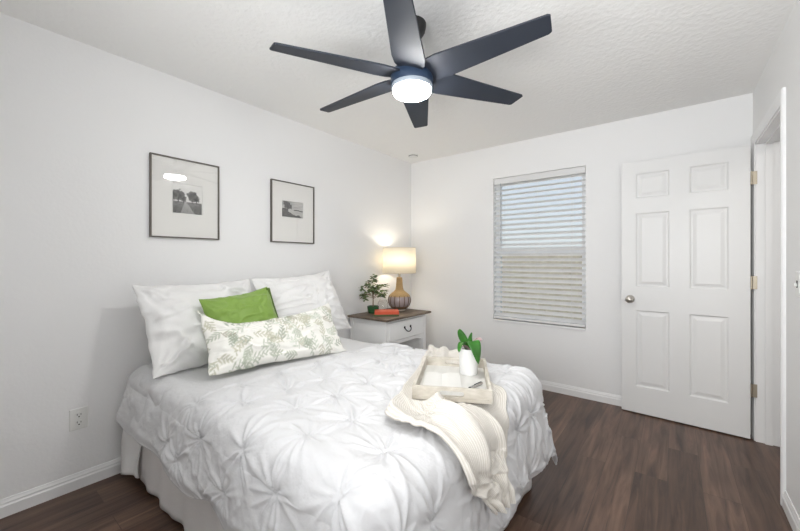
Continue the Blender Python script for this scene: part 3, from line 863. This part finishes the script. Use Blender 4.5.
o = link('pillow', pillow_mesh('pillow', .71, .55, .17, 4, wr=.019, n=110, c_top=.09), 'sham', None, smooth=True)
place(o, (-2.15, 1.015, .628), (-2.415, 1.00, 1.085), (0, 1, -.075)); tag(o, 'left white pillow leaning on the wall, nearest the outlet', 'pillow', 'white pillows at the head of the bed'); settle(o)
o = link('pillow', pillow_mesh('pillow', .71, .55, .17, 15, wr=.019, n=110, c_top=.11), 'sham', None, smooth=True)
place(o, (-2.17, 1.745, .628), (-2.415, 1.725, 1.075), (0, 1, .10)); tag(o, 'right white pillow leaning on the wall, nearest the nightstand', 'pillow', 'white pillows at the head of the bed'); settle(o, push=(0, .003, 0))

# green pillow with a darker band along its edge
gp = link('cushion', pillow_mesh('cushion', .44, .43, .12, 22, .05, .09, wr=.009, n=80), 'green', None, smooth=True)
place(gp, (-2.00, 1.165, .640), (-2.185, 1.125, 1.030), (.06, 1, -.01)); tag(gp, 'bright green square cushion behind the floral one', 'cushion')
b = MB()
for (p0, p1, p2) in (((.222, .205, -.002), (.206, 0, -.010), (.222, -.205, -.002)),):
    pts = [Vector(p0) * (1 - q) ** 2 + Vector(p1) * 2 * q * (1 - q) + Vector(p2) * q * q for q in np.linspace(0, 1, 24)]
    A = []
    for p in pts: A.append([b.bm.verts.new(p + Vector(o_)) for o_ in ((-.020, 0, .012), (.010, 0, .006), (.010, 0, -.006), (-.020, 0, -.012))])
    for x_, y_ in zip(A[:-1], A[1:]):
        for k in range(4): b.bm.faces.new((x_[k], x_[(k + 1) % 4], y_[(k + 1) % 4], y_[k]))
    b.bm.faces.new(A[0]); b.bm.faces.new(A[-1][::-1])
fl = b.build('edge_band', 'green_dark', gp, smooth=True); fl['label'] = 'dark green edge band'; settle(gp)

# floral lumbar cushion: sprigs of sage leaves stamped on ivory linen
def floral(xb, yb):
    g = np.random.default_rng(5)
    base = np.array([.80, .79, .745]); C = np.tile(base, (*xb.shape, 1)).astype(float)
    tones = np.array([[.33, .37, .29], [.42, .45, .36], [.50, .49, .38], [.38, .36, .28], [.54, .58, .49]])
    for _ in range(105):
        cx, cy = -.41 + .82 * ((_ % 15 + g.uniform(0, 1)) / 15), -.19 + .38 * ((_ // 15 + g.uniform(0, 1)) / 7); a = g.uniform(0, 2 * PI); L_ = g.uniform(.05, .11); curve = g.uniform(-6, 6)
        tone = tones[g.integers(0, 5)]
        x, y, th = cx, cy, a
        for q in range(8):
            th += curve * L_ / 8; x += math.cos(th) * L_ / 8 * 1.2; y += math.sin(th) * L_ / 8 * 1.2
            sgn = 1 if q % 2 else -1
            la = th + sgn * .75; ll = .032 * (1 - q / 13); lw = .0050
            lx, ly = x + math.cos(la) * ll * .6, y + math.sin(la) * ll * .6
            uu = (xb - lx) * math.cos(la) + (yb - ly) * math.sin(la); vv = -(xb - lx) * math.sin(la) + (yb - ly) * math.cos(la)
            mk = np.clip(1.35 - (uu / (ll * .6)) ** 2 - (vv / lw) ** 2, 0, 1)[..., None] * .85
            C = C * (1 - mk) + tone * mk
            mk = np.clip(1.3 - (np.hypot(xb - x, yb - y) / .0042) ** 2, 0, 1)[..., None] * .7
            C = C * (1 - mk) + tone * .85 * mk
    return C
o = link('cushion', pillow_mesh('cushion', .84, .37, .15, 33, .04, .06, wr=.010, n=230, colf=floral, slump=.34), 'floral', None, smooth=True)
place(o, (-1.79, 1.225, .634), (-2.005, 1.265, .945), (.13, 1, -.015)); settle(o); tag(o, 'long lumbar cushion with sage leaf print in front of the pillows', 'cushion')

# ------------------------------------------------------------------ throw blanket following the duvet
def throw():
    left = np.array([(-1.28, 1.98), (-1.12, 1.62), (-.97, 1.25), (-.85, .985), (-.70, .975), (-.55, 1.02), (-.44, 1.09), (-.355, 1.16)])
    right = np.array([(-1.04, 2.00), (-.90, 1.86), (-.74, 1.68), (-.62, 1.52), (-.54, 1.46), (-.48, 1.43), (-.40, 1.39), (-.325, 1.31)])
    def rail(P, t):
        L_ = np.linspace(0, 1, len(P)); return np.stack([np.interp(t, L_, P[:, 0]), np.interp(t, L_, P[:, 1])], -1)
    nv, nu = 190, 90
    tv = np.linspace(0, 1, nv)
    k = np.ones(15) / 15
    def sm(A):
        return np.stack([np.convolve(np.pad(A[:, i], 7, 'edge'), k, 'valid') for i in (0, 1)], -1)
    A = sm(rail(left, tv)); B = sm(rail(right, tv))
    A = A + np.stack([.016 * vnoise(tv * 9, tv * 0, 61, 2), .016 * vnoise(tv * 9, tv * 0 + 4, 62, 2)], -1)
    B = B + np.stack([.018 * vnoise(tv * 8, tv * 0, 63, 2), .018 * vnoise(tv * 8, tv * 0 + 4, 64, 2)], -1)
    u = np.linspace(0, 1, nu)
    Q = A[:, None] * (1 - u[None, :, None]) + B[:, None] * u[None, :, None]
    S, W = Q[..., 0], Q[..., 1]
    U, V = np.meshgrid(u, tv); U, V = U, V
    p, n = cloth_frame(S, W)
    tm = tray_mask(p[..., 0], p[..., 1])
    hp = puff(S, W)
    hp = hp * (1 - tm) + np.minimum(hp, .014) * tm
    rip = .5 + .5 * np.sin(U * 17 + 4 * V + 1.6 * vnoise(U * 2, V * 3, 51, 2))
    rip2 = np.abs(vnoise(U * 5, V * 7, 52, 2))
    amp = (1 - tm) * (.030 * rip ** 2 + .018 * rip2) * sstep(.0, .2, V)
    edge = sstep(0, .05, np.minimum(U, 1 - U))
    roll = np.exp(-((U - .05) / .05) ** 2) * .022 * (1 - tm) * sstep(.25, .45, V) * (.55 + .6 * vnoise(V * 9, U * 3, 65, 2))        # rolled near edge
    bunch = np.exp(-((V - .03) / .05) ** 2) * .028 * (1 - tm)
    h = hp + .018 + .006 * sstep(-.85, -.70, S) + amp * (.3 + .7 * edge) + roll + bunch * (.4 + .6 * rip)
    h = h * (1 - tm) + .0262 * tm
    P = p + n * h[..., None]
    me = grid_mesh('throw_blanket', P, uv=np.stack([U, V * 2.2], -1))
    o = link('throw_blanket', me, 'knit', None, smooth=True)
    md = o.modifiers.new('thick', 'SOLIDIFY'); md.thickness = .006; md.offset = -1
    tag(o, 'cream ribbed knit throw under the tray, trailing off the foot of the bed', 'blanket')
throw()

# ------------------------------------------------------------------ serving tray
TZ = ZT + .0375
tray = thing('serving_tray', 'whitewashed wooden serving tray with cut-out handles on the bed', 'tray', (TC[0], TC[1], TZ), TA)
hx, hy, th_, tH = TW / 2, TLn / 2, .014, .056
MB().box((-hx + .004, -hy + .004, 0), (hx - .004, hy - .004, .009)).build('base', 'tray_floor', tray)
for sx in (-1, 1):
    x0, x1 = sorted((sx * hx, sx * (hx - th_)))
    MB().box((x0, -hy + th_, .0), (x1, hy - th_, tH)).build('long_side', 'tray_wood', tray, bevel=.0015)
for sy in (-1, 1):
    y0, y1 = sorted((sy * hy, sy * (hy - th_)))
    b = MB(); hwid, hz0, hz1 = .052, .020, .042
    # the end board, with a round-ended slot cut through it
    def arc(cx, a0, a1): return [(cx + (hz1 - hz0) / 2 * math.cos(a), (hz0 + hz1) / 2 + (hz1 - hz0) / 2 * math.sin(a)) for a in np.linspace(a0, a1, 9)]
    inner = arc(hwid - .011, -PI / 2, PI / 2) + arc(-hwid + .011, PI / 2, 3 * PI / 2)
    def outer_of(p):
        a = math.atan2(p[1] - .031, p[0] * .25); return p
    F_, K_ = [], []
    for yy in (y0, y1):
        bt = b.bm
        ins = [bt.verts.new((x, yy, z)) for x, z in inner]
        n9 = 9
        lo_r = bt.verts.new((hx, yy, 0)); hi_r = bt.verts.new((hx, yy, tH)); lo_l = bt.verts.new((-hx, yy, 0)); hi_l = bt.verts.new((-hx, yy, tH))
        for k in range(n9 - 1):
            bt.faces.new((ins[k], ins[k + 1], lo_r if k < 4 else hi_r))
            bt.faces.new((ins[n9 + k], ins[n9 + k + 1], hi_l if k < 4 else lo_l))
        bt.faces.new((ins[4], lo_r, hi_r)); bt.faces.new((ins[n9 + 4], hi_l, lo_l))
        bt.faces.new((ins[n9 - 1], ins[n9], hi_l, hi_r)); bt.faces.new((ins[2 * n9 - 1], ins[0], lo_r, lo_l))
        F_.append(ins); K_.append((lo_l, lo_r, hi_r, hi_l))
    for k in range(18): b.bm.faces.new((F_[0][k], F_[0][(k + 1) % 18], F_[1][(k + 1) % 18], F_[1][k]))
    for k in range(4): b.bm.faces.new((K_[0][k], K_[0][(k + 1) % 4], K_[1][(k + 1) % 4], K_[1][k]))
    eb = b.build('handle_end', 'tray_wood', tray)
    # applied frame strips that leave a recessed panel round the slot
    yo0, yo1 = sorted((sy * hy, sy * (hy + .003)))
    s = MB(); s.box((-hx, yo0, tH - .010), (hx, yo1, tH)); s.box((-hx, yo0, 0), (hx, yo1, .014)); s.box((-hx, yo0, .014), (-hx + .012, yo1, tH - .01)); s.box((hx - .012, yo0, .014), (hx, yo1, tH - .01))
    s.build('trim_strip', 'tray_wood', eb)

def tp(x, y, z=.009):      # tray-local -> world
    return (TC[0] + x * math.cos(TA) - y * math.sin(TA), TC[1] + x * math.sin(TA) + y * math.cos(TA), TZ + z)

# open book on the tray
bk = thing('open_book', 'open book with white pages lying in the tray', 'book', tp(-.052, -.035, .0095), TA + R(3))
def pages(sg):
    P = np.zeros((24, 2, 3))
    for i, q in enumerate(np.linspace(0, 1, 24)):
        z = .004 + .012 * math.sin(min(q * 1.25, 1) * PI * .5) * math.exp(-q * 1.0) * 1.6
        for j, yy in enumerate((-.105, .105)): P[i, j] = (sg * q * .085, yy, z)
    bm_ = MB(); top = [[bm_.bm.verts.new(P[i, j]) for j in range(2)] for i in range(24)]
    bt = [[bm_.bm.verts.new((P[i, j, 0], P[i, j, 1], .002)) for j in range(2)] for i in range(24)]
    for i in range(23):
        bm_.bm.faces.new((top[i][0], top[i + 1][0], top[i + 1][1], top[i][1])); bm_.bm.faces.new((bt[i][0], bt[i][1], bt[i + 1][1], bt[i + 1][0]))
        for j in range(2): bm_.bm.faces.new((top[i][j], bt[i][j], bt[i + 1][j], top[i + 1][j]))
    bm_.bm.faces.new((top[-1][0], bt[-1][0], bt[-1][1], top[-1][1])); bm_.bm.faces.new((top[0][0], top[0][1], bt[0][1], bt[0][0]))
    bm_.build('page_block', 'paper', bk, smooth='angle')
pages(1); pages(-1)
MB().box((-.088, -.108, 0), (.088, .108, .002)).build('cover', 'mat_board', bk)

# folded spectacle case / pen
pn = thing('pen', 'silver pen with a black tip lying in the tray beside the white pot', 'pen', tp(.095, -.095, .0095), TA + R(55))
MB().cyl((-.030, 0, .0075), (.065, 0, .0075), .0072, seg=16).build('barrel', 'pen_silver', pn, smooth='angle')
MB().cyl((-.052, 0, .0075), (-.030, 0, .0075), .0030, .0072, seg=16).build('tip', 'black', pn, smooth='angle')
MB().box((.005, -.0016, .0142), (.062, .0016, .0165)).build('clip', 'black', pn)

# potted orchid leaves on the tray
po = thing('potted_plant', 'white cylinder pot with broad glossy green leaves standing in the tray', 'plant', tp(.075, .120, .0095), TA)
MB().lathe([(0, 0), (.044, 0), (.046, .004), (.050, .125), (.0505, .132), (.0475, .132), (.046, .120), (0, .118)], 40).build('pot', 'ceramic', po, smooth='angle')
MB().lathe([(0, .1215), (.041, .1205)], 24).build('soil', 'soil', po)
def leaf_mesh(name, pts, width, parent, m, cup=.25, twist=0.0):
    """broad blade along a bent midrib (list of points), pointed at the end"""
    pts = [Vector(p) for p in pts]; n = 18
    mid = []
    for q in np.linspace(0, 1, n):      # quadratic / cubic bezier
        P = pts
        while len(P) > 1: P = [a.lerp(b_, q) for a, b_ in zip(P[:-1], P[1:])]
        mid.append(P[0])
    V = np.zeros((n, 7, 3))
    for i in range(n):
        q = i / (n - 1)
        tdir = (mid[min(i + 1, n - 1)] - mid[max(i - 1, 0)]).normalized()
        sd = tdir.cross(Vector((0, 0, 1)))
        if sd.length < .15: sd = tdir.cross(Vector((0.6, -.8, 0)))
        sd.normalize(); sd = Matrix.Rotation(twist, 3, tdir) @ sd
        up = sd.cross(tdir).normalized()
        wd = width * (math.sin(PI * min(q ** .85, 1)) ** .5) * (1 if q < 1 else 0) + .0015
        for j in range(7):
            c_ = (j - 3) / 3
            V[i, j] = mid[i] + sd * wd * c_ + up * (abs(c_) * cup * wd)
    o = link(name, grid_mesh(name, V), m, parent, smooth=True)
    md = o.modifiers.new('thick', 'SOLIDIFY'); md.thickness = .0016
    return o
# screen right in tray coordinates is roughly +x; towards the camera is -y
leaf_mesh('leaf', [(.0, 0, .118), (.018, -.03, .215), (.030, -.062, .17), (.046, -.070, .070)], .033, po, 'orchid_leaf', .12, .1)
leaf_mesh('leaf', [(0, 0, .118), (-.02, .0, .165), (-.040, .0, .20), (-.048, -.01, .228)], .019, po, 'orchid_leaf', .3, 1.5)
leaf_mesh('leaf', [(0, 0, .118), (-.025, -.03, .185), (-.042, -.048, .175), (-.048, -.058, .120)], .019, po, 'orchid_leaf', .2, .2)
leaf_mesh('leaf', [(0, 0, .118), (.010, .01, .16), (.014, .0, .19), (.018, -.01, .212)], .016, po, 'orchid_leaf', .2, 1.5)
leaf_mesh('leaf', [(0, 0, .118), (.03, 0, .175), (.055, -.01, .19), (.062, -.02, .172)], .013, po, 'pink_leaf', .3, .3)['label'] = 'pinkish curled leaf'
leaf_mesh('leaf', [(0, 0, .118), (-.02, -.02, .150), (-.035, -.045, .150), (-.045, -.055, .138)], .011, po, 'pink_leaf', .3, .3)['label'] = 'pinkish curled leaf'

# ------------------------------------------------------------------ nightstand
NX0, NX1, NY0, NY1, NZ = -2.548, -2.085, 2.475, 3.135, .703
ns = thing('nightstand', 'white one-drawer nightstand with a brown wood top beside the bed', 'nightstand', ((NX0 + NX1) / 2, (NY0 + NY1) / 2, 0))
cx, cy = (NX0 + NX1) / 2, (NY0 + NY1) / 2
def L3(x, y, z): return (x - cx, y - cy, z)
MB().box(L3(NX0 - .004, NY0 - .035, NZ - .020), L3(NX1 + .038, NY1 + .050, NZ)).build('top', 'top_wood', ns, bevel=.004)
b = MB()
ft = .045
for x in (NX0, NX1 - ft):
    for y in (NY0, NY1 - ft): b.box(L3(x, y, .0), L3(x + ft, y + ft, NZ - .02))
for y in (NY0 + .006, NY1 - .018): b.box(L3(NX0 + ft, y, .12), L3(NX1 - ft, y + .012, NZ - .02))
b.box(L3(NX0 + .006, NY0 + ft, .12), L3(NX0 + .018, NY1 - ft, NZ - .02))
b.box(L3(NX0 + .018, NY0 + .02, .445), L3(NX1 - .006, NY1 - .02, .460))
b.box(L3(NX0 + .018, NY0 + .02, .140), L3(NX1 - .004, NY1 - .02, .158))
b.box(L3(NX1 - .03, NY0 + ft, .662), L3(NX1 - .003, NY1 - ft, NZ - .02))
# arched apron under the drawer
n = 16; yA, yB = NY0 + ft, NY1 - ft
for k in range(n):
    ya = yA + (yB - yA) * k / n; yb_ = yA + (yB - yA) * (k + 1) / n
    q = ((k + .5) / n - .5) * 2
    b.box(L3(NX1 - .022, ya, .475 - .045 * q * q - .012), L3(NX1 - .004, yb_, .478))
b.build('body', 'white_paint', ns, bevel=.0015)
dr = MB().box(L3(NX1 - .020, NY0 + ft + .005, .482), L3(NX1 + .002, NY1 - ft - .005, .658)).build('drawer', 'white_paint', ns, bevel=.004)
hb = MB(); hy0 = 0.0
pts = [(NX1 + .002 + .022 * math.sin(PI * min(q * 1, 1)) ** .5 - cx, .048 * math.cos(PI * (1 - q)), .585 - .040 * math.sin(PI * q)) for q in np.linspace(0, 1, 17)]
hb.tube(pts, .0048, 8)
for sy in (-1, 1): hb.ball((NX1 + .006 - cx, sy * .048, .588), .011, (.6, 1, 1.2), 12)
hb.build('drawer_pull', 'pull', dr, smooth=True)['label'] = 'black curved drawer pull'

# lamp
LX, LY = -2.362, 3.035
lp = thing('table_lamp', 'lit table lamp with cream drum shade and woven gourd base', 'lamp', (LX, LY, NZ + .0006))
MB().lathe([(0, 0), (.062, 0), (.064, .006), (.060, .014), (0, .016)], 36).build('foot', 'lamp_foot', lp, smooth='angle')
prof = [(.050, .012), (.082, .026), (.106, .052), (.120, .085), (.123, .112), (.117, .142), (.102, .168), (.078, .190), (.055, .206), (.042, .222), (.035, .25), (.031, .30), (.027, .355), (.0, .358)]
def pr(z0, z1, off=0.0):
    zz = np.linspace(z0, z1, 24); rs = np.interp(zz, [p[1] for p in prof[:-1]], [p[0] for p in prof[:-1]]); return [(r + off, z) for r, z in zip(rs, zz)]
MB().lathe(prof, 44).build('glass_body', 'smoky', lp, smooth=True)
MB().lathe(pr(.150, .355, .0035) + [(0, .3585)], 44).build('woven_neck', 'wicker', lp, smooth=True)
v = MB()
for k in range(14):
    a = 2 * PI * k / 14
    v.tube([((r + .002) * math.cos(a), (r + .002) * math.sin(a), z) for r, z in pr(.014, .160)], .0042, 6)
v.lathe([(.060, .010), (.074, .020), (.095, .036), (.100, .048), (.088, .040), (.06, .018)], 36)
v.build('cane_ribs', 'cane_dark', lp, smooth=True)
MB().cyl((0, 0, .355), (0, 0, .415), .012, seg=16).build('socket', 'brass', lp, smooth='angle')
SZ0, SZ1 = .403, .675
sh = MB(); sh.lathe([(.182, SZ0), (.176, SZ1)], 56); so = sh.build('lamp_shade', 'shade', lp, smooth=True)
md = so.modifiers.new('thick', 'SOLIDIFY'); md.thickness = .0015
h = MB()
for zz, rr in ((SZ0, .1825), (SZ1, .1765)): h.tube([(rr * math.cos(a), rr * math.sin(a), zz) for a in np.linspace(0, 2 * PI, 57)], .0022, 6, cap=False)
for a in (0, 2 * PI / 3, 4 * PI / 3): h.tube([(.0, 0, SZ1 - .02), (.176 * math.cos(a), .176 * math.sin(a), SZ1 - .004)], .0018, 6)
h.tube([(0, 0, .41), (.03, 0, .47), (.03, 0, .62), (0, 0, SZ1 - .02)], .0018, 6)
h.build('shade_wire', 'lamp_foot', so)
bu = MB().ball((0, 0, .50), .026, (1, 1, 1.25), 16); bu.build('bulb', mat_emit('warm_bulb', (1, .85, .62), 20), lp, smooth=True)
pd = bpy.data.lights.new('bulb_light', 'POINT'); pd.energy = 3.2; pd.color = (1, .90, .74); pd.shadow_soft_size = .03
pl = bpy.data.objects.new('bulb_light', pd); COL.objects.link(pl); pl.parent = lp; pl.location = (0, 0, .545)

# small tree in a green pot
tr = thing('potted_plant', 'little leafy tree in a green glazed pot on the nightstand', 'plant', (-2.445, 2.700, NZ + .0006))
MB().lathe([(0, 0), (.046, 0), (.054, .012), (.060, .050), (.061, .070), (.055, .072), (.053, .056), (0, .054)], 32).build('pot', 'green_pot', tr, smooth='angle')
MB().lathe([(0, .0575), (.049, .0565)], 24).build('soil', 'soil', tr)
tk = MB(); g = np.random.default_rng(3)
tk.tube([(0, 0, .05), (.004, -.003, .12), (-.002, .003, .19), (.002, 0, .25)], [.006, .0052, .0045, .003], 8)
tips = []
for k in range(22):
    a = 2 * PI * k / 22 + g.uniform(-.2, .2); z0 = g.uniform(.13, .25); rr = g.uniform(.06, .165) if math.cos(a) > -.15 else min(g.uniform(.06, .15), .085 / abs(math.cos(a))); z1 = z0 + g.uniform(-.01, .14) * (1 if rr < .1 else .7)
    tip = Vector((rr * math.cos(a), rr * math.sin(a), min(z1, .385)))
    tk.tube([(0, 0, z0), tip * .5 + Vector((0, 0, z0 * .5 + .012)), tip], [.003, .0022, .0015], 6); tips.append(tip)
tips += [Vector((.01, 0, .38)), Vector((-.02, .03, .36)), Vector((.03, -.02, .37))]
tk.build('trunk', 'stem', tr, smooth=True)
lf = MB()
def small_leaf(b, p, dirv, L_, W_, roll):
    t_ = dirv.normalized(); sd = t_.cross(Vector((0, 0, 1)))
    if sd.length < .1: sd = Vector((1, 0, 0))
    sd.normalize(); sd = Matrix.Rotation(roll, 3, t_) @ sd; up = sd.cross(t_)
    rows = []
    for q, wq in ((0, .12), (.3, .85), (.55, 1), (.8, .6), (1, .05)):
        c_ = p + t_ * L_ * q - Vector((0, 0, 1)) * L_ * .25 * q * q
        rows.append([b.bm.verts.new(c_ - sd * W_ * wq + up * W_ * .25 * wq), b.bm.verts.new(c_), b.bm.verts.new(c_ + sd * W_ * wq + up * W_ * .25 * wq)])
    for x_, y_ in zip(rows[:-1], rows[1:]):
        for k in range(2): b.bm.faces.new((x_[k], x_[k + 1], y_[k + 1], y_[k]))
for tip in tips:
    for q in range(12):
        a = g.uniform(0, 2 * PI); dv = Vector((math.cos(a), math.sin(a), g.uniform(-.2, .6)))
        st = tip * g.uniform(.86, 1.02)
        e_ = st + dv.normalized() * .04
        if -2.445 + e_.x < XL + .012: dv.x = abs(dv.x)
        if -2.445 + e_.x + .3 * dv.x * .04 < XL + .012: continue
        small_leaf(lf, st, dv, g.uniform(.038, .056), g.uniform(.010, .014), g.uniform(-.6, .6))
lf.build('foliage', 'leaf', tr, smooth=True)

# two books lying flat, clear glass jar
def book(name, label, loc, rz, sx, sy, sz, m):
    t_ = thing(name, label, 'book', loc, rz, 'books on the nightstand')
    c_ = MB(); c_.box((-sx / 2, -sy / 2, 0), (sx / 2, sy / 2, .0025)); c_.box((-sx / 2, -sy / 2, sz - .0025), (sx / 2, sy / 2, sz)); c_.box((-sx / 2, -sy / 2, .0025), (-sx / 2 + .003, sy / 2, sz - .0025))
    c_.build('cover', m, t_, bevel=.0008)
    MB().box((-sx / 2 + .003, -sy / 2 + .004, .0025), (sx / 2 - .004, sy / 2 - .004, sz - .0025)).build('page_block', 'paper', t_)
book('book', 'olive green book at the bottom of the pair on the nightstand', (-2.238, 2.668, NZ + .0006), R(128), .158, .245, .016, 'green_cover')
book('book', 'red-orange book on top of the green one on the nightstand', (-2.240, 2.672, NZ + .0172), R(132), .150, .235, .030, 'red')
jr = thing('glass_jar', 'small round clear glass jar between the little tree and the lamp', 'jar', (-2.440, 2.850, NZ + .0006))
MB().lathe([(0, 0), (.030, 0), (.048, .014), (.058, .050), (.055, .088), (.042, .112), (.036, .120), (.034, .120), (.040, .110), (.053, .087), (.056, .050), (.046, .016), (.028, .003), (0, .003)], 36).build('jar_body', 'glass', jr, smooth=True)
MB().lathe([(.037, .1195), (.037, .1225), (.033, .1225), (.033, .1195), (.037, .1195)], 36).build('jar_rim', 'ceramic', jr, smooth='angle')
